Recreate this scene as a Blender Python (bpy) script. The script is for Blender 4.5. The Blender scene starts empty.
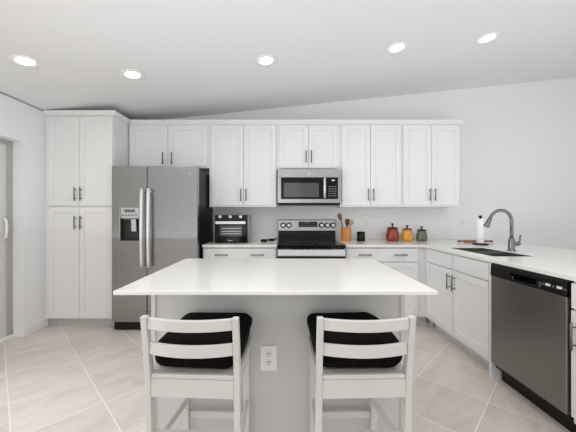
import bpy, bmesh, math, random
from mathutils import Vector, Matrix
random.seed(7)
S = bpy.context.scene
COL = S.collection

# ------------------------------------------------------------------ camera
cam_d = bpy.data.cameras.new('camera')
cam = bpy.data.objects.new('camera', cam_d)
COL.objects.link(cam)
cam.location = (0, 0, 1.265)
cam.rotation_euler = (math.radians(90), 0, 0)
cam_d.sensor_width = 36.0
cam_d.lens = 18.0
cam_d.shift_x = 5 / 576
cam_d.shift_y = -1 / 576
cam_d.clip_start = 0.05
S.camera = cam

# ------------------------------------------------------------------ world, daylight, fill lamps, exposure
W = bpy.data.worlds.new('world')
S.world = W
W.use_nodes = True
bg = W.node_tree.nodes['Background']
bg.inputs[0].default_value = (0.93, 0.97, 1.0, 1)
bg.inputs[1].default_value = 1.0


def area(name, loc, rot, sx, sy, watts, col=(1, 1, 1)):
    d = bpy.data.lights.new(name, 'AREA')
    d.shape = 'RECTANGLE'
    d.size, d.size_y, d.energy, d.color = sx, sy, watts, col
    o = bpy.data.objects.new(name, d)
    COL.objects.link(o)
    o.location, o.rotation_euler = loc, rot
    return o


# added lamps: daylight from unseen openings behind the photographer and at the right
area('daylight_fill_rear', (-0.7, -3.35, 1.35), (math.radians(90), 0, 0), 2.6, 2.2, 21, (0.95, 0.98, 1.0))
area('daylight_fill_right', (5.05, -0.6, 1.5), (0, math.radians(90), 0), 1.7, 2.6, 17, (0.94, 0.975, 1.0))
# daylight through the glass sliding door on the left, thrown straight across the room
dl = area('daylight_left', (-2.66, 1.5, 1.0), (0, math.radians(-90), 0), 1.8, 1.6, 17, (0.93, 0.965, 1.0))
dl.data.spread = math.radians(95)
# added unseen lamp facing up, brightens the room by ceiling bounce
area('bounce_fill', (1.0, 0.0, 1.0), (math.radians(180), 0, 0), 6.8, 6.0, 55, (0.97, 0.985, 1.0))
# added soft lamp under the ceiling, out of view, brightens floor and counters
area('ceiling_fill', (0.2, 0.9, 2.50), (0, 0, 0), 5.2, 1.5, 29, (0.98, 0.985, 1.0))

S.view_settings.view_transform = 'Standard'
S.view_settings.look = 'None'
S.view_settings.gamma = 1
S.view_settings.use_curve_mapping = False
S.view_settings.exposure = 0.06
CAN_WATTS = 0.5

# ------------------------------------------------------------------ materials
MATS = {}


def srgb(r, g, b):
    f = lambda c: (c / 12.92) if c <= 0.04045 else ((c + 0.055) / 1.055) ** 2.4
    return (f(r / 255), f(g / 255), f(b / 255), 1)


def mat(name, rgb, rough=0.5, metal=0.0, var=0.03, scale=8.0, stretch=(1, 1, 1), bump=0.0, spec=0.5,
        rvar=0.0, coat=0.0, emit=None):
    m = bpy.data.materials.new(name)
    m.use_nodes = True
    nt = m.node_tree
    p = nt.nodes['Principled BSDF']
    c = srgb(*rgb)
    tc = nt.nodes.new('ShaderNodeTexCoord')
    mp = nt.nodes.new('ShaderNodeMapping')
    mp.inputs['Scale'].default_value = stretch
    nz = nt.nodes.new('ShaderNodeTexNoise')
    nz.inputs['Scale'].default_value = scale
    nz.inputs['Detail'].default_value = 4
    nt.links.new(tc.outputs['Object'], mp.inputs[0])
    nt.links.new(mp.outputs[0], nz.inputs['Vector'])
    rp = nt.nodes.new('ShaderNodeValToRGB')
    rp.color_ramp.elements[0].position = 0.3
    rp.color_ramp.elements[1].position = 0.7
    rp.color_ramp.elements[0].color = tuple(x * (1 - var) for x in c[:3]) + (1,)
    rp.color_ramp.elements[1].color = tuple(min(1, x * (1 + var)) for x in c[:3]) + (1,)
    nt.links.new(nz.outputs['Fac'], rp.inputs[0])
    nt.links.new(rp.outputs[0], p.inputs['Base Color'])
    p.inputs['Roughness'].default_value = rough
    p.inputs['Metallic'].default_value = metal
    p.inputs['Specular IOR Level'].default_value = spec
    p.inputs['Coat Weight'].default_value = coat
    if rvar:
        mr = nt.nodes.new('ShaderNodeMapRange')
        mr.inputs['To Min'].default_value = rough - rvar
        mr.inputs['To Max'].default_value = rough + rvar
        nt.links.new(nz.outputs['Fac'], mr.inputs['Value'])
        nt.links.new(mr.outputs[0], p.inputs['Roughness'])
    if bump:
        b = nt.nodes.new('ShaderNodeBump')
        b.inputs['Strength'].default_value = bump
        b.inputs['Distance'].default_value = 0.004
        nt.links.new(nz.outputs['Fac'], b.inputs['Height'])
        nt.links.new(b.outputs[0], p.inputs['Normal'])
    if emit:
        p.inputs['Emission Color'].default_value = srgb(*rgb)
        p.inputs['Emission Strength'].default_value = emit
    MATS[name] = m
    return m


mat('wall_paint', (238, 238, 238), 0.75, var=0.012, scale=60, bump=0.05)
mat('ceiling_paint', (230, 230, 230), 0.8, var=0.01, scale=40, bump=0.04)
mat('trim_white', (240, 240, 238), 0.45, var=0.01)
mat('cabinet_white', (233, 232, 231), 0.38, var=0.01, scale=5)
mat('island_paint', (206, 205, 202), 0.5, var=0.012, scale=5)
mat('toe_kick_shade', (205, 204, 201), 0.6, var=0.03)  # shade of the recess is put into this grey
mat('stool_white', (209, 207, 202), 0.4, var=0.012, scale=14, stretch=(1, 1, 0.2))
mat('nickel', (122, 121, 119), 0.26, 1.0, var=0.03)
mat('chrome', (190, 190, 190), 0.16, 1.0, var=0.02)
mat('stainless', (158, 157, 156), 0.27, 1.0, var=0.012, scale=14, stretch=(0.25, 0.25, 22), bump=0.003, rvar=0.02)
mat('stainless_dark', (140, 138, 135), 0.33, 1.0, var=0.03, scale=14, stretch=(22, 22, 0.25), bump=0.01, rvar=0.04)
mat('stainless_sink', (158, 158, 155), 0.3, 1.0, var=0.03, scale=20)
mat('silver_plastic', (196, 196, 195), 0.35, 0.6, var=0.03)
mat('handle_satin', (222, 222, 221), 0.32, 0.45, var=0.02)
mat('black_gloss', (5, 5, 5), 0.1, var=0.1, spec=0.22)
mat('black_plastic', (11, 11, 11), 0.4, var=0.1, spec=0.3)
mat('grey_case', (16, 16, 17), 0.45, var=0.1, spec=0.3)
mat('dark_cavity', (48, 46, 44), 0.5, var=0.1)
mat('oven_window', (70, 70, 69), 0.12, var=0.15, scale=4)
mat('wire_rack', (190, 190, 188), 0.35, 0.8, var=0.03)
mat('button_white', (228, 228, 226), 0.5, var=0.02)
mat('button_grey', (96, 96, 95), 0.5, var=0.05)
mat('plate_white', (240, 239, 236), 0.4, var=0.01)
mat('slot_dark', (45, 43, 40), 0.6, var=0.05)
mat('velvet_black', (9, 9, 9), 0.95, var=0.5, scale=24, bump=0.5, spec=0.12)
mat('red_glaze', (146, 38, 22), 0.22, var=0.35, scale=34, bump=0.5, coat=0.4)
mat('yellow_glaze', (226, 160, 46), 0.22, var=0.22, scale=34, bump=0.5, coat=0.4)
mat('green_glaze', (98, 101, 76), 0.25, var=0.28, scale=34, bump=0.5, coat=0.4)
mat('red_lid', (74, 26, 20), 0.3, var=0.2, scale=30)
mat('yellow_lid', (112, 76, 32), 0.3, var=0.2, scale=30)
mat('green_lid', (34, 36, 28), 0.3, var=0.2, scale=30)
mat('knob_dark', (22, 14, 12), 0.3, var=0.1)
mat('wood_orange', (214, 142, 78), 0.5, var=0.16, scale=9, stretch=(4, 4, 0.4))
mat('wood_brown', (120, 78, 48), 0.55, var=0.2, scale=16, stretch=(3, 3, 0.4))
mat('wood_dark', (78, 48, 28), 0.5, var=0.25, scale=16, stretch=(3, 3, 0.4))
mat('wood_tan', (196, 158, 112), 0.55, var=0.14, scale=16, stretch=(3, 3, 0.4))
mat('wood_pin', (160, 118, 80), 0.5, var=0.18, scale=16, stretch=(0.4, 4, 4))
mat('paper_towel', (244, 243, 240), 0.9, var=0.02, scale=120, bump=0.2, spec=0.1)
mat('blind_white', (218, 217, 213), 0.6, var=0.02)
mat('door_frame_grey', (176, 174, 170), 0.5, var=0.04)
mat('lamp_lens', (255, 252, 246), 0.4, var=0.0, emit=10.0)
mat('display_dark', (26, 28, 28), 0.1, var=0.1)


def quartz():
    m = bpy.data.materials.new('quartz')
    m.use_nodes = True
    nt = m.node_tree
    p = nt.nodes['Principled BSDF']
    tc = nt.nodes.new('ShaderNodeTexCoord')
    v = nt.nodes.new('ShaderNodeTexNoise')
    v.inputs['Scale'].default_value = 170
    v.inputs['Detail'].default_value = 3
    r = nt.nodes.new('ShaderNodeValToRGB')
    e = r.color_ramp.elements
    e[0].position, e[0].color = 0.30, srgb(214, 211, 206)
    e[1].position, e[1].color = 0.42, srgb(238, 236, 233)
    nt.links.new(tc.outputs['Object'], v.inputs['Vector'])
    nt.links.new(v.outputs['Fac'], r.inputs[0])
    nt.links.new(r.outputs[0], p.inputs['Base Color'])
    p.inputs['Roughness'].default_value = 0.16
    MATS['quartz'] = m


def floor_tile():
    m = bpy.data.materials.new('floor_tile')
    m.use_nodes = True
    nt = m.node_tree
    N, L = nt.nodes.new, nt.links.new
    p = nt.nodes['Principled BSDF']
    tc = N('ShaderNodeTexCoord')
    mp = N('ShaderNodeMapping')
    mp.inputs['Rotation'].default_value = (0, 0, math.radians(-45))
    L(tc.outputs['Object'], mp.inputs[0])
    sx = N('ShaderNodeSeparateXYZ')
    L(mp.outputs[0], sx.inputs[0])
    T = 0.4575

    def math_(op, a, b=None):
        n = N('ShaderNodeMath')
        n.operation = op
        for i, q in enumerate((a, b)):
            if q is None:
                continue
            if isinstance(q, (int, float)):
                n.inputs[i].default_value = q
            else:
                L(q, n.inputs[i])
        return n.outputs[0]

    # after the -45 degree turn: x' = (x+y)/sqrt2, y' = (y-x)/sqrt2
    u = math_('DIVIDE', math_('SUBTRACT', sx.outputs[0], 0.09 / math.sqrt(2)), T)
    w = math_('DIVIDE', math_('SUBTRACT', sx.outputs[1], 0.56 / math.sqrt(2)), T)
    fu, fw = math_('FRACT', u), math_('FRACT', w)
    iu, iw = math_('FLOOR', u), math_('FLOOR', w)
    du = math_('MINIMUM', fu, math_('SUBTRACT', 1.0, fu))
    dw = math_('MINIMUM', fw, math_('SUBTRACT', 1.0, fw))
    d = math_('MINIMUM', du, dw)
    grout = math_('LESS_THAN', d, 0.0065)
    cid = N('ShaderNodeCombineXYZ')
    L(iu, cid.inputs[0]); L(iw, cid.inputs[1])
    wn = N('ShaderNodeTexWhiteNoise')
    L(cid.outputs[0], wn.inputs['Vector'])
    off = N('ShaderNodeVectorMath'); off.operation = 'MULTIPLY_ADD'
    L(wn.outputs['Color'], off.inputs[0])
    off.inputs[1].default_value = (7, 7, 7)
    L(mp.outputs[0], off.inputs[2])
    st = N('ShaderNodeMapping')
    st.inputs['Scale'].default_value = (1.0, 2.6, 1)
    L(off.outputs[0], st.inputs[0])
    nz = N('ShaderNodeTexNoise')
    nz.inputs['Scale'].default_value = 3.0
    nz.inputs['Detail'].default_value = 7
    nz.inputs['Roughness'].default_value = 0.62
    nz.inputs['Distortion'].default_value = 0.6
    L(st.outputs[0], nz.inputs['Vector'])
    r = N('ShaderNodeValToRGB')
    e = r.color_ramp.elements
    e[0].position, e[0].color = 0.3, srgb(212, 200, 190)
    e[1].position, e[1].color = 0.68, srgb(232, 222, 214)
    L(nz.outputs['Fac'], r.inputs[0])
    hs = N('ShaderNodeHueSaturation')
    L(r.outputs[0], hs.inputs['Color'])
    L(math_('ADD', 0.94, math_('MULTIPLY', wn.outputs['Value'], 0.1)), hs.inputs['Value'])
    mx = N('ShaderNodeMix'); mx.data_type = 'RGBA'
    L(grout, mx.inputs[0]); L(hs.outputs[0], mx.inputs[6])
    mx.inputs[7].default_value = srgb(246, 242, 236)
    L(mx.outputs[2], p.inputs['Base Color'])
    p.inputs['Roughness'].default_value = 0.42
    b = N('ShaderNodeBump')
    b.inputs['Strength'].default_value = 0.15
    b.inputs['Distance'].default_value = 0.002
    L(math_('SUBTRACT', 1.0, grout), b.inputs['Height'])
    L(b.outputs[0], p.inputs['Normal'])
    MATS['floor_tile'] = m


quartz()
floor_tile()

# ------------------------------------------------------------------ mesh helpers


class MB:
    def __init__(self):
        self.bm = bmesh.new()

    def box(self, x0, x1, y0, y1, z0, z1):
        v = [self.bm.verts.new((x, y, z)) for z in (z0, z1) for y in (y0, y1) for x in (x0, x1)]
        for f in ((0, 2, 3, 1), (4, 5, 7, 6), (0, 1, 5, 4), (2, 6, 7, 3), (0, 4, 6, 2), (1, 3, 7, 5)):
            self.bm.faces.new([v[i] for i in f])
        return self

    def prism(self, pts, axis, a, b):
        """polygon pts (2D, the two remaining axes in order) swept along axis from a to b"""
        def mk(p, t):
            q = list(p)
            q.insert(axis, t)
            return self.bm.verts.new(q)
        A = [mk(p, a) for p in pts]
        B = [mk(p, b) for p in pts]
        n = len(pts)
        self.bm.faces.new(A)
        self.bm.faces.new(B[::-1])
        for i in range(n):
            self.bm.faces.new((A[i], A[(i + 1) % n], B[(i + 1) % n], B[i]))
        return self

    def tube(self, pts, r, seg=12, cap=True, flat=(1, 1)):
        pts = [Vector(p) for p in pts]
        rs = r if isinstance(r, (list, tuple)) else [r] * len(pts)
        rings = []
        up = None
        for i, p in enumerate(pts):
            t = (pts[min(i + 1, len(pts) - 1)] - pts[max(i - 1, 0)]).normalized()
            if up is None:
                ref = Vector((0, 0, 1)) if abs(t.z) < 0.9 else Vector((1, 0, 0))
                up = (ref - t * ref.dot(t)).normalized()
            else:
                up = (up - t * up.dot(t)).normalized()
            s = t.cross(up)
            rings.append([self.bm.verts.new(p + (up * math.cos(k) * flat[0] + s * math.sin(k) * flat[1]) * rs[i])
                          for k in [2 * math.pi * j / seg for j in range(seg)]])
        for a, b in zip(rings, rings[1:]):
            for j in range(seg):
                f = self.bm.faces.new((a[j], a[(j + 1) % seg], b[(j + 1) % seg], b[j]))
                f.smooth = True
        if cap:
            self.bm.faces.new(rings[0][::-1])
            self.bm.faces.new(rings[-1])
        return self

    def lathe(self, prof, c=(0, 0, 0), seg=28):
        c = Vector(c)
        rings = []
        for r, z in prof:
            if r < 1e-6:
                rings.append([self.bm.verts.new(c + Vector((0, 0, z)))])
            else:
                rings.append([self.bm.verts.new(c + Vector((r * math.cos(2 * math.pi * j / seg),
                                                            r * math.sin(2 * math.pi * j / seg), z))) for j in range(seg)])
        for a, b in zip(rings, rings[1:]):
            for j in range(seg):
                k = (j + 1) % seg
                if len(a) == 1 and len(b) == 1:
                    continue
                if len(a) == 1:
                    f = self.bm.faces.new((a[0], b[k], b[j]))
                elif len(b) == 1:
                    f = self.bm.faces.new((a[j], a[k], b[0]))
                else:
                    f = self.bm.faces.new((a[j], a[k], b[k], b[j]))
                f.smooth = True
        return self

    def slab(self, us, vs, mask, a, b, axis=2):
        """grid slab with holes; us, vs are the in-plane breaks, mask(i, j) says which cells are solid; sweeps a..b along axis"""
        cache = {}

        def vert(i, j, t):
            if (i, j, t) not in cache:
                q = [us[i], vs[j]]
                q.insert(axis, t)
                cache[(i, j, t)] = self.bm.verts.new(q)
            return cache[(i, j, t)]
        nu, nv = len(us) - 1, len(vs) - 1
        sol = lambda i, j: 0 <= i < nu and 0 <= j < nv and mask(i, j)
        for i in range(nu):
            for j in range(nv):
                if not sol(i, j):
                    continue
                for t in (a, b):
                    q = [vert(i, j, t), vert(i + 1, j, t), vert(i + 1, j + 1, t), vert(i, j + 1, t)]
                    self.bm.faces.new(q)
                for (di, dj, e) in ((-1, 0, ((i, j), (i, j + 1))), (1, 0, ((i + 1, j), (i + 1, j + 1))),
                                    (0, -1, ((i, j), (i + 1, j))), (0, 1, ((i, j + 1), (i + 1, j + 1)))):
                    if not sol(i + di, j + dj):
                        (p, q2), (r2, s2) = e
                        self.bm.faces.new((vert(p, q2, a), vert(r2, s2, a), vert(r2, s2, b), vert(p, q2, b)))
        return self

    def xf(self, M):
        bmesh.ops.transform(self.bm, matrix=M, verts=self.bm.verts)
        return self

    def build(self, name, m, parent=None, bevel=0.0, loc=None, seg=2, sub=0):
        bmesh.ops.recalc_face_normals(self.bm, faces=self.bm.faces)
        me = bpy.data.meshes.new(name)
        self.bm.to_mesh(me)
        self.bm.free()
        me.materials.append(MATS[m])
        o = bpy.data.objects.new(name, me)
        COL.objects.link(o)
        if parent is not None:
            o.parent = parent
        if loc is not None:
            o.location = loc
        if bevel:
            b = o.modifiers.new('bevel', 'BEVEL')
            b.width, b.segments, b.limit_method, b.angle_limit = bevel, seg, 'ANGLE', math.radians(40)
        if sub:
            s = o.modifiers.new('sub', 'SUBSURF')
            s.levels = s.render_levels = sub
        return o


def box(*a):
    return MB().box(*a)


def thing(name, label, cat, loc=(0, 0, 0), rz=0.0, group=None):
    o = bpy.data.objects.new(name, None)
    o.empty_display_size = 0.1
    COL.objects.link(o)
    o.location = loc
    o.rotation_euler = (0, 0, rz)
    return tag(o, label, cat, group)


def tag(o, label, cat, group=None):
    o['label'], o['category'] = label, cat
    if group:
        o['group'] = group
    return o


def struct(o):
    o['kind'] = 'structure'
    return o


def copy_thing(root, loc, label=None):
    r = root.copy()
    COL.objects.link(r)
    r.location = loc
    if label:
        r['label'] = label
    for ch in list(root.children):
        c = ch.copy()
        COL.objects.link(c)
        c.parent = r
        for g in ch.children:
            d = g.copy()
            COL.objects.link(d)
            d.parent = c
    return r


# ------------------------------------------------------------------ the room
WALL_Y, LEFT_X, RIGHT_X, REAR_Y = 3.90, -2.70, 5.20, -3.50
CZ = lambda x: 2.7225 + 0.1022 * x          # the vaulted ceiling rises to the right
CT, CB = 0.930, 0.900                      # counter top and its underside

struct(box(LEFT_X - 0.3, RIGHT_X + 0.3, REAR_Y - 0.3, WALL_Y + 0.3, -0.08, 0).build('floor', 'floor_tile'))
xa, xb = LEFT_X - 0.3, RIGHT_X + 0.3
struct(MB().prism([(xa, CZ(xa)), (xb, CZ(xb)), (xb, CZ(xb) + 0.15), (xa, CZ(xa) + 0.15)], 1, REAR_Y - 0.3, WALL_Y + 0.3)
       .xf(Matrix.Identity(4)).build('ceiling', 'ceiling_paint'))


def gable(y0, y1):
    return [(LEFT_X - 0.16, 0), (RIGHT_X + 0.16, 0), (RIGHT_X + 0.16, CZ(RIGHT_X + 0.16)), (LEFT_X - 0.16, CZ(LEFT_X - 0.16))]


struct(MB().prism(gable(0, 0), 1, WALL_Y, WALL_Y + 0.15).build('wall_back', 'wall_paint'))
# left wall with the sliding-door opening
struct(MB().slab([REAR_Y, 0.55, 2.997, WALL_Y], [0, 2.03, CZ(LEFT_X - 0.16)], lambda i, j: not (i == 1 and j == 0),
                 LEFT_X - 0.16, LEFT_X, axis=0).build('wall_left', 'wall_paint'))
# walls behind and right of the photographer, open where the daylight comes in
struct(MB().slab([LEFT_X, -2.1, 2.7, RIGHT_X], [0, 0.05, 2.4, CZ(LEFT_X)], lambda i, j: not (i == 1 and j == 1),
                 REAR_Y - 0.15, REAR_Y, axis=1).build('wall_rear', 'wall_paint'))
struct(MB().slab([REAR_Y, -1.9, 0.7, WALL_Y], [0, 0.6, 2.4, CZ(RIGHT_X)], lambda i, j: not (i == 1 and j == 1),
                 RIGHT_X, RIGHT_X + 0.15, axis=0).build('wall_right', 'wall_paint'))

# baseboard on the left wall, running around the jamb of the door opening
bb = MB().box(LEFT_X, LEFT_X + 0.014, 2.983, 3.30, 0, 0.105)
bb.box(LEFT_X - 0.095, LEFT_X, 2.983, 2.997, 0, 0.105)
struct(bb.build('baseboard_left', 'trim_white', bevel=0.004))
struct(box(LEFT_X, LEFT_X + 0.014, REAR_Y + 0.01, 0.549, 0, 0.105).build('baseboard_left', 'trim_white', bevel=0.004))

# sliding door in the left opening
dr = struct(bpy.data.objects.new('door_1', None))
COL.objects.link(dr)
dr.location = (LEFT_X - 0.16, 0.55, 0)
f = MB()
f.box(0, 0.05, 2.387, 2.447, 0.0, 2.03).box(0, 0.05, 0, 0.06, 0.0, 2.03).box(0, 0.05, 0.06, 2.387, 1.98, 2.03)
struct(f.build('door_frame', 'door_frame_grey', dr, bevel=0.003))
struct(box(-0.02, 0.085, 0.0, 2.447, 0, 0.03).build('threshold', 'trim_white', dr, bevel=0.004))
pm = MB().box(0.012, 0.036, 0.06, 2.387, 0.03, 1.98)
k = 0.08
while k < 2.36:
    pm.box(0.036, 0.041, k, k + 0.072, 0.08, 1.95)
    k += 0.085
pn = struct(pm.build('panel', 'blind_white', dr))
hz = [(0.040, 2.345, 1.02), (0.075, 2.345, 1.04), (0.085, 2.345, 1.13), (0.075, 2.345, 1.22), (0.040, 2.345, 1.24)]
struct(MB().tube(hz, 0.011, 10).build('door_handle', 'trim_white', dr))

# ------------------------------------------------------------------ recessed ceiling lights
LIGHTS = [(-2.081, 2.323, 'recessed ceiling light nearest the left wall, above the tall pantry'),
          (-1.406, 2.69, 'recessed ceiling light above the refrigerator, second from the left wall'),
          (-0.158, 2.679, 'recessed ceiling light in the middle, above the cabinet left of the microwave'),
          (1.066, 2.693, 'recessed ceiling light above the upper cabinets right of the microwave'),
          (1.907, 2.686, 'recessed ceiling light highest on the slope, rightmost of the five')]
tilt = -math.atan(0.1007)
for x, y, lab in LIGHTS:
    t = thing('recessed_light', lab, 'ceiling light', (x, y, CZ(x) - 0.001), 0, 'recessed ceiling lights')
    t.rotation_euler = (0, tilt, 0)
    ring = MB().lathe([(0.062, -0.004), (0.066, -0.008), (0.098, -0.006), (0.102, 0.0), (0.062, 0.0), (0.062, -0.004)], seg=40)
    ring.build('trim_ring', 'trim_white', t)
    MB().lathe([(0, -0.005), (0.045, -0.0048), (0.0635, -0.003), (0.0635, 0.0), (0, 0.0)], seg=40).build('lens', 'lamp_lens', t)
    d = bpy.data.lights.new('can_light', 'AREA')
    d.shape, d.size, d.energy, d.color = 'DISK', 0.12, CAN_WATTS, (1.0, 0.985, 0.96)
    d.spread = math.radians(150)
    lo = bpy.data.objects.new('can_light', d)
    COL.objects.link(lo)
    lo.parent = t
    lo.location = (0, 0, -0.012)

# ------------------------------------------------------------------ cabinets
GAP = 0.0025


def shaker(x0, x1, z0, z1, parent, name='door', st=0.058, slab=False, m='cabinet_white'):
    b = MB()
    th = 0.02
    if slab:
        b.box(x0, x1, -th, -0.0005, z0, z1)
        return b.build(name, m, parent, bevel=0.003)
    us = [x0, x0 + st, x1 - st, x1]
    vs = [z0, z0 + st, z1 - st, z1]
    b.slab(us, vs, lambda i, j: not (i == 1 and j == 1), -th, -0.0005, axis=1)
    e = 0.001
    b.box(us[1] - e, us[2] + e, -0.0095, -0.003, vs[1] - e, vs[2] + e)
    return b.build(name, m, parent, bevel=0.002)


def pull(x, z, parent, vertical=True, ln=0.15):
    b = MB()
    h = ln / 2
    y = -0.02 - 0.032
    if vertical:
        b.tube([(x, y, z - h), (x, y, z + h)], 0.0062, 10)
        for s in (-1, 1):
            b.tube([(x, -0.0198, z + s * h * 0.66), (x, y, z + s * h * 0.66)], 0.005, 8)
    else:
        b.tube([(x - h, y, z), (x + h, y, z)], 0.0062, 10)
        for s in (-1, 1):
            b.tube([(x + s * h * 0.66, -0.0198, z), (x + s * h * 0.66, y, z)], 0.005, 8)
    return b.build('handle', 'nickel', parent)


def two_doors(t, x0, xm, x1, z0, z1, hz, inset=0.03):
    a = shaker(x0, xm - GAP, z0, z1, t)
    pull(xm - GAP - inset, hz, a)
    b = shaker(xm + GAP, x1, z0, z1, t)
    pull(xm + GAP + inset, hz, b)


def crown(t, x0, x1, z, side_right=None, side_left=None):
    """small crown along the front, returning along the open side(s) to depth side_*"""
    pr = lambda: [(0, z), (-0.012, z), (-0.016, z + 0.012), (-0.034, z + 0.034), (-0.036, z + 0.045), (0, z + 0.045)]
    b = MB()
    xe = x1 + (0.036 if side_right else 0)
    xs = x0 - (0.036 if side_left else 0)
    b.prism([(p[0], p[1]) for p in pr()], 0, xs, xe)
    if side_right:
        b.prism([(x1 - p[0], p[1]) for p in pr()], 1, 0, side_right)
    b.build('crown_molding', 'cabinet_white', t)


UP_Y = 3.59                 # face of the wall cabinets' boxes (doors stand 2 cm in front)
UP_B, UP_T = 1.364, 2.397
X = lambda px, s: (px - 283) / s


def wall_cabinet(name, label, x0, x1, z0, doors, handle_z, side_right=False, inset=0.03):
    t = thing(name, label, 'cabinet', (x0, UP_Y, z0), 0, 'white wall cabinets')
    w, h = x1 - x0, UP_T - z0
    MB().box(0.0008, w - 0.0008, 0, WALL_Y - UP_Y - 0.002, 0, h).build('body', 'cabinet_white', t)
    d0, dm, d1 = [d - x0 for d in doors]
    two_doors(t, d0, dm, d1, 0.018, h - 0.02, handle_z - z0, inset)
    crown(t, 0, w, h, side_right=(WALL_Y - UP_Y - 0.002) if side_right else None)
    return t


s_up = 80.7
xs = [X(128, s_up), X(209, s_up), X(276.7, s_up), X(340.5, s_up), X(402, s_up), X(460.5, s_up)]
wall_cabinet('wall_cabinet', 'short white wall cabinet above the refrigerator', xs[0] + 0.002, xs[1], 1.85,
             [X(129.6, s_up), X(167.8, s_up), X(207.3, s_up)], 1.965, inset=0.052)
wall_cabinet('wall_cabinet', 'tall white wall cabinet between refrigerator and microwave, above the toaster oven', xs[1], xs[2], UP_B,
             [X(211.2, s_up), X(243.6, s_up), X(276, s_up)], 1.515)
wall_cabinet('wall_cabinet', 'short white wall cabinet directly above the microwave', xs[2], xs[3], 1.828,
             [X(279.4, s_up), X(308.6, s_up), X(337.6, s_up)], 1.985)
wall_cabinet('wall_cabinet', 'tall white wall cabinet just right of the microwave, above the utensil crock', xs[3], xs[4], UP_B,
             [X(342.2, s_up), X(370.6, s_up), X(400.8, s_up)], 1.515)
wall_cabinet('wall_cabinet', 'tall white wall cabinet at the end of the row, above the colored canisters', xs[4], xs[5], UP_B,
             [X(403.6, s_up), X(431.8, s_up), X(459.6, s_up)], 1.515, side_right=True)

# tall pantry by the left wall
PY = 3.27
px0, px1 = LEFT_X + 0.002, X(112.5, 88.6)
t = thing('pantry_cabinet', 'tall white four-door pantry cabinet between left wall and refrigerator', 'cabinet', (px0, PY, 0))
pw = px1 - px0
MB().box(0, pw, 0, WALL_Y - PY - 0.002, 0.088, 2.397).build('body', 'cabinet_white', t)
MB().box(0, pw, 0.06, 0.12, 0, 0.0875).build('toe_kick', 'toe_kick_shade', t)
MB().box(0, pw, 0.14, WALL_Y - PY - 0.002, 0, 0.0875).build('plinth', 'toe_kick_shade', t)
a0, am, a1 = X(47.8, 88.6) - px0, X(79, 88.6) - px0, pw - 0.006
two_doors(t, a0, am, a1, 1.372, 2.375, 1.50)
two_doors(t, a0, am, a1, 0.098, 1.352, 1.18)
crown(t, 0.0, pw, 2.397, side_right=UP_Y - PY - 0.037)

# base cabinets under the back counter
BY = 3.29


def base_cabinet(label, x0, x1, n_pull=2, w_face=None):
    t = thing('base_cabinet', label, 'cabinet', (x0, BY, 0), 0, 'white base cabinets')
    w = x1 - x0
    wf = w_face or w
    MB().box(0, w, 0, WALL_Y - BY - 0.002, 0.10, CB - 0.001).build('body', 'cabinet_white', t)
    MB().box(0, w, 0.075, 0.11, 0, 0.10).build('toe_kick', 'toe_kick_shade', t)
    MB().box(0, w, 0.13, WALL_Y - BY - 0.002, 0, 0.0995).build('plinth', 'toe_kick_shade', t)
    d = shaker(0.012, wf - 0.012, 0.735, 0.885, t, 'drawer', slab=True)
    for q in (0.26, 0.74):
        pull(wf * q, 0.815, d, vertical=False)
    two_doors(t, 0.012, wf / 2, wf - 0.012, 0.112, 0.725, 0.61)
    return t


RX0, RX1 = X(277.2, 90), X(346.2, 90)          # the range
base_cabinet('white base cabinet with one wide drawer, left of the range under the toaster oven', X(202.5, 88.1), RX0 - 0.004)
PX = 1.63                                       # face of the peninsula cabinets' boxes
b2 = base_cabinet('white base cabinet with one wide drawer, right of the range under the utensil crock', RX1 + 0.004, PX - 0.085)
t = thing('corner_cabinet', 'plain white blind corner cabinet where the back counter meets the sink counter', 'cabinet', (PX - 0.085, BY, 0))
MB().box(0.001, 0.085, 0.0, 0.02, 0.1, CB - 0.001).build('filler', 'cabinet_white', t)
MB().box(0.086, 0.70, -0.02, WALL_Y - BY - 0.002, 0.1, CB - 0.001).build('body', 'cabinet_white', t)
MB().box(0.001, 0.13, 0.075, 0.1, 0, 0.0995).build('toe_kick', 'toe_kick_shade', t)
MB().box(0.16, 0.70, 0.0, WALL_Y - BY - 0.002, 0, 0.0995).build('plinth', 'toe_kick_shade', t)

# peninsula: local x runs towards the camera, local -y faces the island
R90 = -math.pi / 2
SB0, SB1 = 3.268, 2.232                         # sink base from far to near
t = thing('sink_cabinet', 'white two-door sink cabinet with two false drawer fronts, below the faucet', 'cabinet', (PX, SB0, 0), R90)
w = SB0 - SB1
b = MB()
b.box(0, 0.018, 0, 0.60, 0.1, CB - 0.001).box(w - 0.018, w, 0, 0.60, 0.1, CB - 0.001)
b.box(0.018, w - 0.018, 0, 0.60, 0.1, 0.118).box(0.018, w - 0.018, 0.588, 0.60, 0.118, CB - 0.001)
b.box(0.018, w - 0.018, 0, 0.018, 0.118, CB - 0.001)
b.build('body', 'cabinet_white', t)
MB().box(0.05, w, 0.075, 0.1, 0, 0.0995).build('toe_kick', 'toe_kick_shade', t)
ym = SB0 - 2.735
y0_, y1_ = SB0 - 3.235, SB0 - 2.262
for (a, c) in ((y0_, ym - 0.008), (ym + 0.008, y1_)):
    shaker(a, c, 0.752, 0.885, t, 'false_drawer', slab=True)
da = shaker(y0_, ym - 0.008, 0.14, 0.738, t)
pull(ym - 0.04, 0.625, da)
db = shaker(ym + 0.008, y1_, 0.14, 0.738, t)
pull(ym + 0.04, 0.625, db)
MB().box(w - 0.022, w, -0.018, 0, 0.0, CB - 0.001).build('end_panel', 'cabinet_white', t, bevel=0.002)
MB().box(w - 0.022, w, 0.0, 0.075, 0.0, 0.0995).build('end_panel', 'cabinet_white', t)

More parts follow.
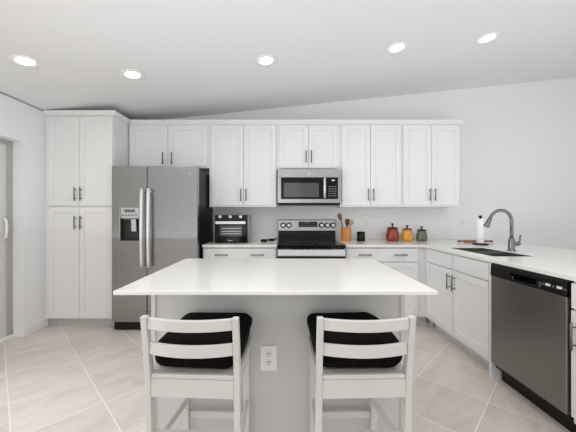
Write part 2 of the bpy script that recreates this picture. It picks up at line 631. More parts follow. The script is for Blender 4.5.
t = thing('base_cabinet', 'white peninsula base cabinet just beyond the dishwasher at the right edge', 'cabinet', (PX, 1.613, 0), R90,
          'white base cabinets')
MB().box(0, 0.75, 0, 0.60, 0.1, CB - 0.001).build('body', 'cabinet_white', t)
MB().box(0, 0.75, 0.075, 0.1, 0, 0.0995).build('toe_kick', 'toe_kick_shade', t)
d = shaker(0.003, 0.73, 0.745, 0.885, t, 'drawer', slab=True)
pull(0.2, 0.815, d, False)
pull(0.55, 0.815, d, False)
d1 = shaker(0.003, 0.373, 0.14, 0.735, t)
pull(0.036, 0.60, d1)
d2 = shaker(0.377, 0.73, 0.14, 0.735, t)
pull(0.70, 0.58, d2)

# half wall that carries the overhanging back of the peninsula counter
struct(box(PX + 0.605, PX + 0.70, 0.80, 3.26, 0, CB - 0.001).build('wall_peninsula', 'wall_paint'))

# ------------------------------------------------------------------ counters
tag(box(X(202, 88.75), RX0 - 0.003, 3.245, WALL_Y - 0.001, CB, CT).build('countertop', 'quartz', bevel=0.003),
    'short white quartz countertop between refrigerator and range', 'countertop', 'white quartz countertops')
SX0, SX1, SY0, SY1 = 1.705, 2.05, 2.33, 2.97   # sink cut-out
us = [RX1 + 0.003, 1.60, SX0, SX1, 2.80]
vs = [0.80, SY0, SY1, 3.245, WALL_Y - 0.001]
tag(MB().slab(us, vs, lambda i, j: (j == 3 or i > 0) and not (i == 2 and j == 1), CB, CT).build('countertop', 'quartz', bevel=0.003),
    'long L-shaped white quartz countertop with the sink, right of the range', 'countertop', 'white quartz countertops')
tag(box(X(202, 88.75), RX0 - 0.003, WALL_Y - 0.02, WALL_Y - 0.001, CT + 0.0005, CT + 0.10).build('backsplash', 'quartz', bevel=0.002),
    'low white quartz backsplash strip behind the toaster oven', 'backsplash')
tag(box(RX1 + 0.003, 2.36, WALL_Y - 0.02, WALL_Y - 0.001, CT + 0.0005, CT + 0.10).build('backsplash', 'quartz', bevel=0.002),
    'low white quartz backsplash strip behind the canisters', 'backsplash')

# island
t = thing('kitchen_island', 'pale grey island base behind the two white stools', 'island', (0, 1.55, 0))
IT = CT - 0.019
ix0, ix1 = X(151, 185.8), X(405, 185.8)
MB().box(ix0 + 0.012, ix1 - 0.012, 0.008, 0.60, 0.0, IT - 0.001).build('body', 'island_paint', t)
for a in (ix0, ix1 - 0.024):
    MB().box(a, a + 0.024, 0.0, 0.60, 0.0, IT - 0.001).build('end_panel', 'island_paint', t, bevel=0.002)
wi = (ix1 - ix0 - 0.048) / 4
for k in range(4):
    dd = MB().box(ix0 + 0.024 + wi * k + 0.003, ix0 + 0.024 + wi * (k + 1) - 0.003, 0.601, 0.62, 0.11, 0.885)
    dd.build('door', 'cabinet_white', t, bevel=0.002)
tag(box(-0.75, 0.683, 1.27, 2.22, IT, CT).build('countertop', 'quartz', bevel=0.003),
    'large rectangular white quartz island countertop in the middle of the kitchen', 'countertop', 'white quartz countertops')


def outlet(loc, label, rot=0.0, kind='duplex', w=0.072, h=0.118, group=None):
    t = thing('outlet', label, 'outlet', loc, rot, group)
    MB().box(-w / 2, w / 2, -0.006, -0.0005, -h / 2, h / 2).build('cover_plate', 'plate_white', t, bevel=0.002)
    if kind == 'duplex':
        for s in (-1, 1):
            q = MB().prism([(0.021 * math.cos(a), s * h * 0.165 + 0.019 * math.sin(a)) for a in
                            [2 * math.pi * i / 20 for i in range(20)]], 1, -0.0085, -0.006)
            q = q.build('receptacle', 'plate_white', t)
            sl = MB()
            for dx in (-0.0075, 0.0075):
                sl.box(dx - 0.002, dx + 0.002, -0.0092, -0.0085, s * h * 0.165 - 0.002, s * h * 0.165 + 0.011)
            sl.box(-0.003, 0.003, -0.0092, -0.0085, s * h * 0.165 - 0.013, s * h * 0.165 - 0.007)
            sl.build('slot', 'slot_dark', q)
    else:
        MB().box(-0.016, 0.016, -0.009, -0.006, -0.033, 0.033).build('rocker_switch', 'plate_white', t, bevel=0.002)
    return t


outlet((X(268.7, 185), 1.558, 0.492), 'large white duplex outlet on the island panel between the stools', w=0.088, h=0.135)
outlet((X(367, 73.8), WALL_Y, 1.16), 'white wall outlet above the black cup right of the range')
outlet((X(441, 73.8), WALL_Y, 1.165), 'white wall switch plate right of the green canister', kind='switch')
outlet((X(461.5, 73.8), WALL_Y, 1.165), 'white wall outlet nearest the paper towel roll')

# ------------------------------------------------------------------ refrigerator
FX0, FX1, FY = -1.862, -0.93, 3.13
t = thing('refrigerator', 'stainless side-by-side refrigerator with water dispenser and black sides', 'refrigerator', (FX0, FY, 0))
fw, ft, fs = FX1 - FX0, 1.798, (147 - 283) / 92 - FX0
MB().box(0.008, fw - 0.006, 0.075, 0.70, 0.05, 1.775).build('body', 'grey_case', t, bevel=0.006)
MB().box(0.01, fw - 0.01, 0.03, 0.6, 0.012, 0.095).build('kick_grille', 'black_plastic', t)
for hx in (0.03, fw - 0.10):
    MB().box(hx, hx + 0.07, 0.08, 0.2, 1.7755, 1.795).build('hinge_cover', 'grey_case', t, bevel=0.004)
for sx in (0.06, fw - 0.06):
    MB().tube([(sx, 0.09, 0.0), (sx, 0.09, 0.045)], 0.022, 14).build('foot', 'black_plastic', t)
# left door with the dispenser recess cut through its skin
dx0, dx1 = (120 - 283) / 92 - FX0, (139.7 - 283) / 92 - FX0
dz0, dz1 = 0.985, 1.345
ld = MB().slab([0, dx0, dx1, fs - 0.004], [0.10, dz0, dz1, ft], lambda i, j: not (i == 1 and j == 1), 0.0, 0.07, axis=1)
ld = ld.build('door', 'stainless', t, bevel=0.005)
rd = MB().box(fs + 0.004, fw, 0.0, 0.07, 0.10, ft).build('door', 'stainless', t, bevel=0.005)
c = MB().box(dx0, dx1, 0.062, 0.069, dz0, dz1)
c.box(dx0, dx0 + 0.008, 0.004, 0.062, dz0, dz1).box(dx1 - 0.008, dx1, 0.004, 0.062, dz0, dz1)
c.box(dx0 + 0.008, dx1 - 0.008, 0.004, 0.062, dz0, dz0 + 0.012).build('dispenser', 'dark_cavity', ld)
MB().prism([(-0.004, dz1 - 0.115), (0.062, dz1 - 0.135), (0.062, dz1), (-0.004, dz1)], 0, dx0 + 0.008, dx1 - 0.008).build('dispenser_panel', 'silver_plastic', ld, bevel=0.003)
kb = MB()
for i in range(5):
    kb.box(dx0 + 0.022 + i * 0.036, dx0 + 0.042 + i * 0.036, -0.0065, -0.004, dz1 - 0.09, dz1 - 0.075)
kb.box(dx0 + 0.05, dx1 - 0.05, -0.0065, -0.004, dz1 - 0.05, dz1 - 0.02)
kb.build('button', 'button_grey', ld)
MB().prism([(0.02, dz1 - 0.125), (0.03, dz1 - 0.125), (0.048, dz1 - 0.26), (0.03, dz1 - 0.26)], 0, (dx0 + dx1) / 2 + 0.0, (dx0 + dx1) / 2 + 0.055).build('lever', 'silver_plastic', ld, bevel=0.003)
for hx, p in ((fs - 0.034, ld), (fs + 0.040, rd)):
    z0, z1 = 0.70, 1.55
    pts = [(hx, -0.0, z0 + 0.02), (hx, -0.035, z0 + 0.03)]
    hb = MB()
    n = 14
    pts = [(hx, -0.05 - 0.014 * math.sin(math.pi * i / n), z0 + (z1 - z0) * i / n) for i in range(n + 1)]
    hb.tube(pts, 0.0165, 12, flat=(1, 1))
    for zz in (z0 + 0.03, z1 - 0.03):
        hb.tube([(hx, 0.001, zz), (hx, -0.05, zz)], 0.012, 10)
    hb.build('handle', 'handle_satin', p)
ex, ez = (190 - 283) / 92 - FX0, 1.265 + 41 / 92
MB().tube([(ex, 0.0, ez), (ex, -0.003, ez)], 0.017, 24).build('emblem', 'silver_plastic', rd)
er = MB()
for r_, a0, a1 in ((0.015, 0, 6.28), (0.008, 0.6, 5.2), (0.0035, -1, 3.6)):
    er.tube([(ex + r_ * math.cos(a0 + (a1 - a0) * i / 20), -0.0035, ez + r_ * math.sin(a0 + (a1 - a0) * i / 20)) for i in range(21)], 0.0011, 6)
er.build('emblem_ring', 'button_grey', rd)

# ------------------------------------------------------------------ range
t = thing('range', 'stainless range with black glass cooktop between the base cabinets', 'range', (RX0, 3.205, 0))
rw = RX1 - RX0
RD = WALL_Y - 3.205 - 0.004
MB().box(0.003, rw - 0.003, 0.05, RD, 0.04, 0.905).build('body', 'grey_case', t)
MB().box(0.01, rw - 0.01, 0.06, 0.5, 0.0, 0.04).build('base', 'black_plastic', t)
MB().box(0.0, rw, 0.0, RD - 0.085, 0.895, 0.9325).build('cooktop', 'black_gloss', t, bevel=0.006)
bn = MB()
for bx, by, br in ((0.19, 0.16, 0.105), (0.57, 0.16, 0.085), (0.19, 0.45, 0.085), (0.57, 0.45, 0.105), (0.38, 0.47, 0.05)):
    bn.lathe([(br, 0.9325), (br, 0.9329), (br - 0.003, 0.9329), (br - 0.003, 0.9325)], (bx, by, 0), 40)
bn.build('burner_ring', 'button_grey', t)
MB().prism([(0.0, 0.80), (0.05, 0.80), (0.05, 0.893), (0.034, 0.893), (0.0, 0.812)], 0, 0.004, rw - 0.004).build('front_panel', 'stainless', t, bevel=0.003)
for i in range(6):
    MB().box(0.165 + i * 0.078, 0.215 + i * 0.078, 0.024, 0.034, 0.876, 0.882).build('vent_slot', 'slot_dark', t)
od = MB().box(0.004, rw - 0.004, 0.0, 0.048, 0.235, 0.795).build('oven_door', 'black_gloss', t, bevel=0.004)
oh = MB().tube([(0.05, -0.045, 0.765), (rw - 0.05, -0.045, 0.765)], 0.014, 12)
for hx in (0.08, rw - 0.08):
    oh.tube([(hx, 0.001, 0.765), (hx, -0.045, 0.765)], 0.010, 10)
oh.build('handle', 'stainless', od)
MB().box(0.004, rw - 0.004, 0.004, 0.048, 0.05, 0.228).build('storage_drawer', 'stainless', t, bevel=0.004)
# rear console: black glass riser and sloping stainless panel
MB().prism([(RD - 0.083, 0.933), (RD, 0.933), (RD, 1.06), (RD - 0.055, 1.06)], 0, 0.006, rw - 0.006).build('riser', 'black_gloss', t)
cn = MB().prism([(RD - 0.083, 1.055), (RD, 1.055), (RD, 1.205), (RD - 0.056, 1.205), (RD - 0.064, 1.198)], 0, 0.0, rw).build('console', 'stainless', t, bevel=0.004)


def console_pt(px, z, out):
    """a point on the sloping console face"""
    k = (z - 1.055) / 0.143
    y = RD - 0.083 + 0.019 * k
    return (X(px, 288 / (3.205 + RD - 0.07)) - RX0, y - out, z)


zk = 1.265 - 10.2 / 75.5
for pxk in (283.2, 289.0, 321.5, 327.2, 332.9):
    p = console_pt(pxk, zk, 0)
    MB().tube([p, (p[0], p[1] - 0.008, p[2])], 0.037, 24).build('knob_bezel', 'black_plastic', cn)
    MB().tube([(p[0], p[1] - 0.008, p[2]), (p[0], p[1] - 0.035, p[2])], [0.022, 0.019], 20).box(
        p[0] - 0.004, p[0] + 0.004, p[1] - 0.037, p[1] - 0.03, p[2] - 0.02, p[2] + 0.02).build('knob', 'handle_satin', cn)
pa, pb = console_pt(298.5, 1.105, 0.001), console_pt(317.5, 1.178, 0.001)
MB().prism([(pa[1], pa[2]), (pb[1], pb[2]), (pb[1] + 0.004, pb[2]), (pa[1] + 0.004, pa[2])], 0, pa[0], pb[0]).build('display', 'display_dark', cn)
kp = MB()
for i in range(8):
    for zz in (1.12, 1.145):
        q = console_pt(300 + i * 2.2, zz, 0.002)
        kp.box(q[0], q[0] + 0.012, q[1] - 0.001, q[1] + 0.001, zz, zz + 0.006)
q = console_pt(305.5, 1.158, 0.002)
kp.box(q[0], q[0] + 0.055, q[1] - 0.001, q[1] + 0.001, 1.158, 1.17)
kp.build('keypad', 'button_grey', cn)

# ------------------------------------------------------------------ microwave
MY = 3.50
MX0, MX1 = X(277.5, 82.3), X(341, 82.3)
t = thing('microwave', 'stainless over-the-range microwave with black glass door', 'microwave', (MX0, MY, 1.40))
mw, mh = MX1 - MX0, 0.425
P = lambda px: X(px, 82.3) - MX0
Z = lambda py: 1.265 + (215 - py) / 82.3 - 1.40
MB().box(0.004, mw - 0.004, 0.03, WALL_Y - MY - 0.003, 0.004, mh).build('body', 'grey_case', t)
MB().box(0, mw, 0.004, 0.03, Z(177.4), mh - 0.002).build('vent_panel', 'stainless', t, bevel=0.003)
fr = MB().slab([0, P(281), P(338), mw], [0.012, Z(199), Z(177.6)], lambda i, j: not (i == 1 and j == 1), 0.0, 0.03, axis=1)
fr.build('front_frame', 'stainless', t, bevel=0.002)
md = MB().box(P(281), P(326), 0.002, 0.028, Z(199), Z(177.7)).build('door', 'black_gloss', t, bevel=0.002)
MB().box(P(284), P(319), -0.0005, 0.004, Z(197), Z(182.8)).build('window', 'oven_window', md)
hh = MB().tube([(P(324.3), -0.035, Z(198.3)), (P(324.3), -0.038, Z(188)), (P(324.3), -0.035, Z(178))], 0.015, 12)
for zz in (Z(196), Z(180)):
    hh.tube([(P(324.3), 0.003, zz), (P(324.3), -0.036, zz)], 0.009, 10)
hh.build('handle', 'handle_satin', md)
cp = MB().box(P(326.4), P(337.8), 0.002, 0.028, Z(199), Z(177.7)).build('control_panel', 'black_gloss', t, bevel=0.002)
kp = MB()
for r_ in range(5):
    for c_ in range(3):
        kp.box(P(328.5 + c_ * 2.9), P(330.6 + c_ * 2.9), 0.0005, 0.003, Z(187.2 + r_ * 2.3), Z(186.0 + r_ * 2.3))
kp.build('keypad', 'button_grey', cp)
MB().box(P(331.8), P(334.6), 0.0005, 0.003, Z(181), Z(179.6)).build('display', 'button_white', cp)
lg = MB().tube([(P(309.4), 0.004, Z(173.5)), (P(309.4), 0.001, Z(173.5))], 0.013, 20)
lg.build('emblem', 'silver_plastic', t)
un = MB().box(0.02, mw - 0.02, 0.05, 0.36, -0.012, 0.004)
un.build('underside_vent', 'black_plastic', t)

# ------------------------------------------------------------------ dishwasher
DY0, DY1 = 2.218, 1.626                          # far, near
t = thing('dishwasher', 'stainless dishwasher with black control strip in the peninsula', 'dishwasher', (PX, DY0, 0), R90)
dw = DY0 - DY1
MB().box(0.006, dw - 0.006, 0.002, 0.58, 0.10, CB - 0.003).build('body', 'black_plastic', t)
MB().box(0.0, dw, -0.03, 0.0, 0.135, 0.800).build('door', 'stainless_dark', t, bevel=0.006)
MB().box(0.01, dw - 0.01, 0.05, 0.10, 0.0, 0.10).build('toe_kick', 'black_plastic', t)
ct = MB().prism([(-0.034, 0.802), (0.0, 0.802), (0.0, 0.897), (-0.02, 0.897), (-0.03, 0.885)], 0, 0.0, dw).build('control_panel', 'black_plastic', t, bevel=0.003)
MB().box(0.20, 0.40, -0.036, -0.030, 0.818, 0.862).build('handle_pocket', 'black_gloss', ct, bevel=0.004)
MB().box(0.425, 0.435, -0.0365, -0.031, 0.82, 0.85).box(0.215, 0.222, -0.0375, -0.033, 0.825, 0.84).build('latch', 'button_grey', ct)
bt = MB()
for bx, bw in ((0.468, 0.03), (0.54, 0.03)):
    bt.box(bx, bx + bw, -0.0365, -0.031, 0.838, 0.852)
bt.build('button', 'button_white', ct)
bt = MB()
for bx in (0.445, 0.512, 0.583):
    bt.box(bx, bx + 0.012, -0.0365, -0.031, 0.836, 0.848)
bt.build('button', 'button_grey', ct)

# ------------------------------------------------------------------ sink and faucet
t = thing('sink', 'double-bowl undermount stainless sink in front of the faucet', 'sink', (0, 0, CB - 0.001))


def bowl(x0, x1, y0, y1, dep):
    b = MB()
    o, r = 0.02, 0.03
    zb = -dep
    # open-topped tray with wall thickness
    th = 0.003
    b.slab([x0 - th, x0, x1, x1 + th], [y0 - th, y0, y1, y1 + th], lambda i, j: not (i == 1 and j == 1), zb, 0.027)
    b.box(x0 - th, x1 + th, y0 - th, y1 + th, zb - 0.003, zb)
    return b


sm = 2.655
for a, c in ((SY0 + 0.004, sm - 0.012), (sm + 0.012, SY1 - 0.004)):
    q = bowl(SX0 + 0.004, SX1 - 0.004, a, c, 0.17).build('bowl', 'stainless_sink', t)
    MB().lathe([(0, 0.003), (0.03, 0.002), (0.042, 0.004), (0.045, 0.0)], ((SX0 + SX1) / 2, (a + c) / 2, -0.17)).build('drain', 'chrome', q)

MB().box(SX0 + 0.001, SX1 - 0.001, sm - 0.0085, sm + 0.0085, -0.03, 0.024).build('divider', 'stainless', t)
fx, fy = 2.135, 2.69
t = thing('faucet', 'brushed gooseneck pull-down faucet with side lever behind the sink', 'faucet', (fx, fy, CT + 0.0005))
MB().lathe([(0, 0), (0.034, 0), (0.034, 0.006), (0.028, 0.012), (0.0265, 0.02), (0.0265, 0.095), (0.022, 0.112), (0.0165, 0.13), (0, 0.13)]).build('body', 'nickel', t)
pts = [(0.0, 0, 0.12), (0.0, 0, 0.278)]
R = 0.100
for i in range(1, 19):
    a = math.pi * (i / 18) * 0.84
    pts.append((-R + R * math.cos(a), 0, 0.278 + R * math.sin(a)))
e = pts[-1]
pts.append((e[0] - 0.012, 0, e[2] - 0.022))
MB().tube(pts, 0.0145, 16).build('neck', 'nickel', t)
e = Vector(pts[-1])
dv = Vector((-0.42, 0, -0.9)).normalized()
MB().tube([e, e + dv * 0.012, e + dv * 0.04, e + dv * 0.085, e + dv * 0.09], [0.0165, 0.018, 0.020, 0.027, 0.022], 18).build('spray_head', 'nickel', t)
MB().tube([(0.02, 0, 0.066), (0.064, 0, 0.066), (0.078, 0, 0.066)], [0.021, 0.02, 0.012], 16).build('valve', 'nickel', t)
MB().tube([(0.066, 0, 0.066), (0.078, 0, 0.10), (0.083, 0, 0.15)], [0.009, 0.008, 0.0065], 12).build('lever', 'nickel', t)

# ------------------------------------------------------------------ counter-top items
T0 = CT + 0.0006
# toaster oven
TX0, TX1, TY = X(214.2, 83.6), X(247.6, 83.6), 3.445
t = thing('toaster_oven', 'small black toaster oven with three white knobs on the left counter', 'toaster oven', (TX0, TY, T0))
tw, th_ = TX1 - TX0, 0.335
MB().box(-0.012, tw + 0.008, 0.012, 0.31, 0.014, th_ - 0.004).build('body', 'stainless', t, bevel=0.004)
MB().box(0.0, tw, 0.0, 0.014, 0.010, th_).build('front_panel', 'black_plastic', t, bevel=0.003)
for a in (0.035, tw - 0.035):
    for c_ in (0.05, 0.28):
        MB().tube([(a, c_, 0), (a, c_, 0.016)], 0.015, 12).build('foot', 'black_plastic', t)
PT = lambda px: X(px, 83.6) - TX0
ZT = lambda py: 1.265 + (215 - py) / 83.6 - T0
for q in (220.3, 230.4, 240.6):
    MB().tube([(PT(q), 0, ZT(216.7)), (PT(q), -0.022, ZT(216.7))], [0.019, 0.017], 20).build('knob', 'button_white', t)
td = MB().box(0.012, tw - 0.012, -0.008, 0.0, ZT(242.0), ZT(220.8)).build('door', 'black_gloss', t, bevel=0.003)
MB().box(PT(219.8), PT(242), -0.010, -0.007, ZT(236.2), ZT(225.8)).build('window', 'oven_window', td)
rk = MB()
for yy in (228.5, 231.3, 233.6):
    rk.box(PT(222), PT(241), -0.0125, -0.0098, ZT(yy) - 0.003, ZT(yy) + 0.003)
rk.build('rack', 'wire_rack', td)
hb = MB().box(PT(216), PT(246), -0.05, -0.034, ZT(224), ZT(221.2))
hb.box(PT(217), PT(218.5), -0.036, -0.007, ZT(223.5), ZT(221.7)).box(PT(243.5), PT(245), -0.036, -0.007, ZT(223.5), ZT(221.7))
hb.build('handle', 'handle_satin', td, bevel=0.004)
lt = MB()
x_ = PT(228.2)
for i, hgt in enumerate((0.016, 0.009, 0.012, 0.009, 0.012)):
    lt.box(x_ + i * 0.011, x_ + i * 0.011 + 0.007, -0.009, -0.0075, ZT(241.0), ZT(241.0) + hgt)
lt.build('lettering', 'button_white', td)

# sunglasses left of the range
t = thing('sunglasses', 'black sunglasses lying folded on the counter left of the range', 'sunglasses', (X(268.5, 80.6), 3.565, T0), math.radians(6))


def lens_mesh(cx, cz, rx, rz):
    pts = [(cx + rx * math.copysign(abs(math.cos(a)) ** 0.6, math.cos(a)) * (1 - 0.12 * (math.sin(a) < 0)),
            cz + rz * math.copysign(abs(math.sin(a)) ** 0.6, math.sin(a))) for a in [2 * math.pi * i / 24 for i in range(24)]]
    return MB().prism(pts, 1, -0.004, 0.004)


lens_mesh(-0.056, 0.018, 0.043, 0.018).build('lens', 'black_gloss', t, bevel=0.002)
lens_mesh(0.040, 0.026, 0.040, 0.018).xf(Matrix.Rotation(0, 4, 'X')).build('lens', 'black_gloss', t, bevel=0.002)
MB().tube([(-0.02, 0, 0.030), (-0.008, 0, 0.036), (0.006, 0, 0.036)], 0.005, 8).build('bridge', 'black_plastic', t)
MB().tube([(0.072, 0, 0.038), (0.10, 0.01, 0.046), (0.108, 0.03, 0.046), (0.09, 0.10, 0.012)], 0.005, 8).build('temple', 'black_plastic', t)
MB().tube([(-0.095, 0, 0.026), (-0.092, 0.02, 0.028), (-0.05, 0.10, 0.008), (0.03, 0.11, 0.005)], 0.004, 8).build('temple', 'black_plastic', t)

# utensil crock
cxk, cyk = X(346.2, 77.6), 3.715
r0 = 0.066
ck = MB().lathe([(0, 0), (r0, 0), (r0 + 0.001, 0.004), (r0, 0.165), (r0 - 0.002, 0.169), (r0 - 0.009, 0.167), (r0 - 0.009, 0.012), (0, 0.012)], seg=14)
for f_ in ck.bm.faces:
    f_.smooth = False
tag(ck.build('utensil_crock', 'wood_orange', loc=(cxk, cyk, T0)), 'orange-brown wooden utensil crock beside the range', 'utensil crock')


def utensil(name, label, base, tip, mname, head):
    t_ = thing(name, label, 'kitchen utensil', (cxk + base[0], cyk + base[1], T0 + 0.014), 0, 'utensils in the crock')
    v = Vector((tip[0] - base[0], tip[1] - base[1], tip[2]))
    MB().tube([(0, 0, 0.006), v * 0.5, v], [0.006, 0.006, 0.0075], 10).build('handle', mname, t_)
    n = v.normalized()
    b_ = MB()
    if head == 'spoon':
        pr = [(0, 0.006), (0.02, 0.016), (0.045, 0.026), (0.07, 0.028), (0.09, 0.02), (0.10, 0.006)]
        b_.tube([v + n * q for q, _ in pr], [r_ for _, r_ in pr], 14, flat=(1, 0.38))
    elif head == 'spatula':
        b_.tube([v, v + n * 0.02, v + n * 0.09, v + n * 0.095], [0.008, 0.024, 0.03, 0.026], 14, flat=(1, 0.16))
    else:
        pr = [(0, 0.006), (0.015, 0.02), (0.035, 0.03), (0.055, 0.03), (0.07, 0.018), (0.074, 0.006)]
        b_.tube([v + n * q for q, _ in pr], [r_ for _, r_ in pr], 14, flat=(1, 0.6))
    b_.build('head', mname, t_)


utensil('wooden_spoon', 'brown wooden spoon leaning left out of the crock, tallest of the utensils', (0.0, 0.01), (-0.063, 0.015, 0.245), 'wood_brown', 'spoon')
utensil('wooden_spatula', 'dark brown wooden spatula in the middle of the crock', (0.012, 0.016), (0.018, 0.02, 0.175), 'wood_dark', 'spatula')
utensil('wooden_ladle', 'pale tan wooden ladle leaning right out of the crock', (-0.012, -0.016), (0.050, -0.012, 0.185), 'wood_tan', 'ladle')

# black cup
cu = MB().lathe([(0, 0), (0.049, 0), (0.051, 0.003), (0.051, 0.118), (0.047, 0.118), (0.047, 0.01), (0, 0.01)])
tag(cu.build('cup', 'black_plastic', loc=(X(361, 77.6), 3.715, T0)), 'small plain black cylindrical cup right of the utensil crock', 'cup')


def canister(label, px, R_, H, KH, body, lid):
    t_ = thing('canister', label, 'canister', (X(px, 77.8), 3.70, T0), 0, 'colored ceramic canisters')
    prof = [(0, 0), (R_ * .86, 0), (R_ * .91, .006), (R_, H * .24), (R_ * .985, H * .36), (R_ * .90, H * .60), (R_ * .78, H * .80), (R_ * .76, H * .87), (0, H * .87)]
    MB().lathe(prof, seg=36).build('pot', body, t_)
    l = MB().lathe([(0, H * .87 + .0005), (R_ * .80, H * .87 + .0005), (R_ * .86, H * .90), (R_ * .85, H * .93), (R_ * .72, H * .96), (R_ * .4, H * 1.0), (0, H * 1.02)], seg=36).build('lid', lid, t_)
    MB().lathe([(0, H), (.009, H), (.008, H + (KH - H) * .35), (.016, H + (KH - H) * .65), (.014, H + (KH - H) * .9), (0, KH)], seg=18).build('knob', 'knob_dark', l)


canister('large red ceramic canister with dark knob, leftmost of three', 392.4, 0.083, 0.182, 0.232, 'red_glaze', 'red_lid')
canister('yellow ceramic canister with dark knob between the red and green ones', 407.1, 0.0715, 0.165, 0.205, 'yellow_glaze', 'yellow_lid')
canister('small green ceramic canister with dark lid and knob', 421.6, 0.068, 0.153, 0.19, 'green_glaze', 'green_lid')

# paper towel holder and roll
pxh = X(479.6, 88)
t = thing('paper_towel_holder', 'black paper towel holder standing beside the sink', 'paper towel holder', (pxh, 3.26, T0))
MB().lathe([(0, 0), (0.076, 0), (0.078, 0.004), (0.076, 0.012), (0.02, 0.016), (0, 0.016)]).build('base', 'black_plastic', t)
MB().tube([(0, 0, 0.012), (0, 0, 0.30)], 0.007, 10).build('rod', 'black_plastic', t)
MB().lathe([(0, 0.295), (0.009, 0.296), (0.018, 0.308), (0.017, 0.32), (0.009, 0.33), (0, 0.331)], seg=18).build('knob', 'black_plastic', t)
ro = MB().lathe([(0.019, 0), (0.037, 0), (0.038, 0.003), (0.038, 0.272), (0.037, 0.275), (0.019, 0.275), (0.019, 0)], seg=32)
tag(ro.build('paper_towel_roll', 'paper_towel', loc=(pxh, 3.26, T0 + 0.0165)), 'white paper towel roll on the black holder by the sink', 'paper towel')

# rolling pin behind it
rp0, rp1 = X(457.3, 82.3), X(493, 82.3)
t = thing('rolling_pin', 'wooden rolling pin lying on the counter behind the paper towels', 'rolling pin', (rp0, 3.50, T0))
L_ = rp1 - rp0
MB().tube([(0.085, 0, 0.0165), (0.09, 0, 0.0165), (L_ - 0.09, 0, 0.0165), (L_ - 0.085, 0, 0.0165)], [0.012, 0.0165, 0.0165, 0.012], 18).build('barrel', 'wood_pin', t)
for s0, d_ in ((0.0, 1), (L_, -1)):
    MB().tube([(s0, 0, 0.0165), (s0 + d_ * 0.006, 0, 0.0165), (s0 + d_ * 0.02, 0, 0.0165), (s0 + d_ * 0.05, 0, 0.0165), (s0 + d_ * 0.086, 0, 0.0165)],
              [0.006, 0.012, 0.013, 0.009, 0.010], 14).build('handle', 'wood_brown', t)

# ------------------------------------------------------------------ stools


def stool(label, cx, cy, rz, mirror=1):
    """local: back at y = 0, seat runs to y = +0.37; x across"""
    t_ = thing('bar_stool', label, 'stool', (cx, cy, 0), rz, 'white wooden bar stools')
    B, F = 0.180, 0.158                # half spacing of the back and the front legs
    zs = 0.610                         # top of the frame
    for s in (-1, 1):                  # back leg and post: straight, then leaning back
        b_ = MB()
        prof = [(0.020, 0), (0.048, 0), (0.035, zs), (-0.010, 0.869), (-0.038, 0.869), (-0.020, 0.75), (-0.004, zs)]
        b_.prism(prof, 0, s * B - 0.012, s * B + 0.012)
        b_.build('leg', 'stool_white', t_, bevel=0.003)
    for s in (-1, 1):
        MB().box(s * F - 0.0155, s * F + 0.0155, 0.338, 0.372, 0, zs).build('leg', 'stool_white', t_, bevel=0.003)
    # seat board
    se = MB().prism([(-B - 0.010, 0.036), (B + 0.010, 0.036), (F + 0.024, 0.376), (-F - 0.024, 0.376)], 2, zs + 0.0005, zs + 0.0185)
    se.box(-B + 0.0125, B - 0.0125, 0.0005, 0.0365, zs + 0.0005, zs + 0.0185)
    se.build('seat', 'stool_white', t_, bevel=0.004)
    # aprons
    MB().box(-B + 0.0125, B - 0.0125, 0.0, 0.02, zs - 0.074, zs).build('apron', 'stool_white', t_, bevel=0.002)
    MB().box(-F + 0.016, F - 0.016, 0.35, 0.37, zs - 0.062, zs).build('apron', 'stool_white', t_, bevel=0.002)
    for s in (-1, 1):
        MB().prism([(s * B - 0.008, 0.036), (s * B + 0.008, 0.036), (s * F + 0.008, 0.341), (s * F - 0.008, 0.341)], 2, zs - 0.062, zs).build('apron', 'stool_white', t_, bevel=0.002)
        MB().prism([(s * B - 0.008, 0.046), (s * B + 0.008, 0.046), (s * F + 0.008, 0.341), (s * F - 0.008, 0.341)], 2, 0.285, 0.318).build('stretcher', 'stool_white', t_, bevel=0.002)
    MB().box(-F + 0.016, F - 0.016, 0.352, 0.368, 0.205, 0.242).build('stretcher', 'stool_white', t_, bevel=0.002)
    MB().box(-B + 0.0125, B - 0.0125, 0.028, 0.044, 0.345, 0.378).build('stretcher', 'stool_white', t_, bevel=0.002)
    # curved back slats, bowed backwards
    for z0, z1, yb in ((0.819, 0.863, -0.019), (0.714, 0.760, -0.004)):
        pts_f, pts_b = [], []
        n = 14
        for i in range(n + 1):
            u = -1 + 2 * i / n
            x_ = u * (B - 0.0125)
            y_ = yb - 0.030 * (1 - u * u)
            pts_f.append((x_, y_ - 0.009))
            pts_b.append((x_, y_ + 0.009))
        MB().prism(pts_f + pts_b[::-1], 2, z0, z1).build('back_slat', 'stool_white', t_, bevel=0.003)
    return t_


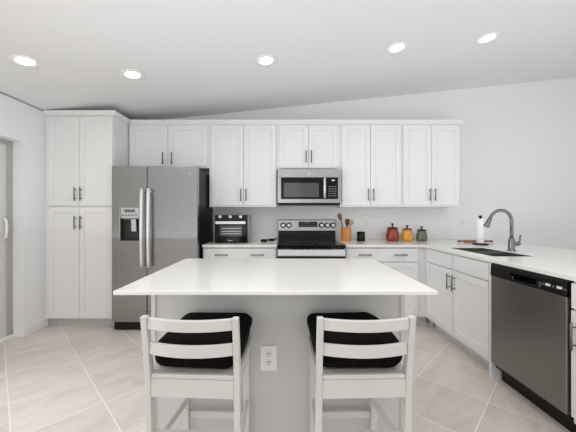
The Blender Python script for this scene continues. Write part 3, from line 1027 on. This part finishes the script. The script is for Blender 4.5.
def cushion(label, cx, cy, rz, z, side):
    """plump square cushion; puffed out on the side facing the middle of the island"""
    b_ = MB()
    nu, nv = 30, 18
    hx, hy, hz = 0.186, 0.186, 0.060
    se = lambda v, e: math.copysign(abs(v) ** e, v)
    rings = []
    for j in range(nv + 1):
        ph = -math.pi / 2 + math.pi * j / nv
        ring = []
        for i in range(nu):
            th = 2 * math.pi * i / nu
            x_ = hx * se(math.cos(th), 0.32) * se(math.cos(ph), 0.28)
            y_ = hy * se(math.sin(th), 0.32) * se(math.cos(ph), 0.28)
            z_ = hz * se(math.sin(ph), 0.7)
            # back (far, +y) edge fluffier and wider on the inner side
            k_ = (y_ / hy + 1) / 2
            if z_ > 0:
                z_ *= 1.0 + 0.35 * k_
                x_ += side * 0.030 * (z_ / hz) * (0.4 + 0.6 * k_) * max(0, side * x_ / hx)
            x_ *= 1.0 - 0.03 * k_
            z_ += 0.004 * math.sin(5 * th + 2.3 * ph) * math.cos(ph)
            ring.append((x_, y_, z_ + hz))
        rings.append(ring)
    V = []
    for j, ring in enumerate(rings):
        if j in (0, nv):
            V.append([b_.bm.verts.new((0, 0, ring[0][2]))])
        else:
            V.append([b_.bm.verts.new(p) for p in ring])
    for a_, c_ in zip(V, V[1:]):
        for i in range(nu):
            k2 = (i + 1) % nu
            if len(a_) == 1:
                f_ = b_.bm.faces.new((a_[0], c_[k2], c_[i]))
            elif len(c_) == 1:
                f_ = b_.bm.faces.new((a_[i], a_[k2], c_[0]))
            else:
                f_ = b_.bm.faces.new((a_[i], a_[k2], c_[k2], c_[i]))
            f_.smooth = True
    o = b_.build('seat_cushion', 'velvet_black', loc=(cx, cy, z))
    o.rotation_euler = (0, 0, rz)
    tag(o, label, 'cushion', 'black stool cushions')


SY = 1.145
rl, rr = math.radians(-2.6), math.radians(1.8)
stool('white wooden bar stool tucked at the island left of the outlet', -0.362, SY, rl)
stool('white wooden bar stool tucked at the island right of the outlet', 0.324, SY, rr)


def on_seat(cx, rz, lx, ly):
    return (cx + lx * math.cos(rz) - ly * math.sin(rz), SY + lx * math.sin(rz) + ly * math.cos(rz))


p = on_seat(-0.362, rl, 0.002, 0.198)
cushion('plump black cushion on the left stool', p[0], p[1], rl, 0.6286, 1)
p = on_seat(0.324, rr, -0.002, 0.198)
cushion('plump black cushion on the right stool', p[0], p[1], rr, 0.6286, -1)
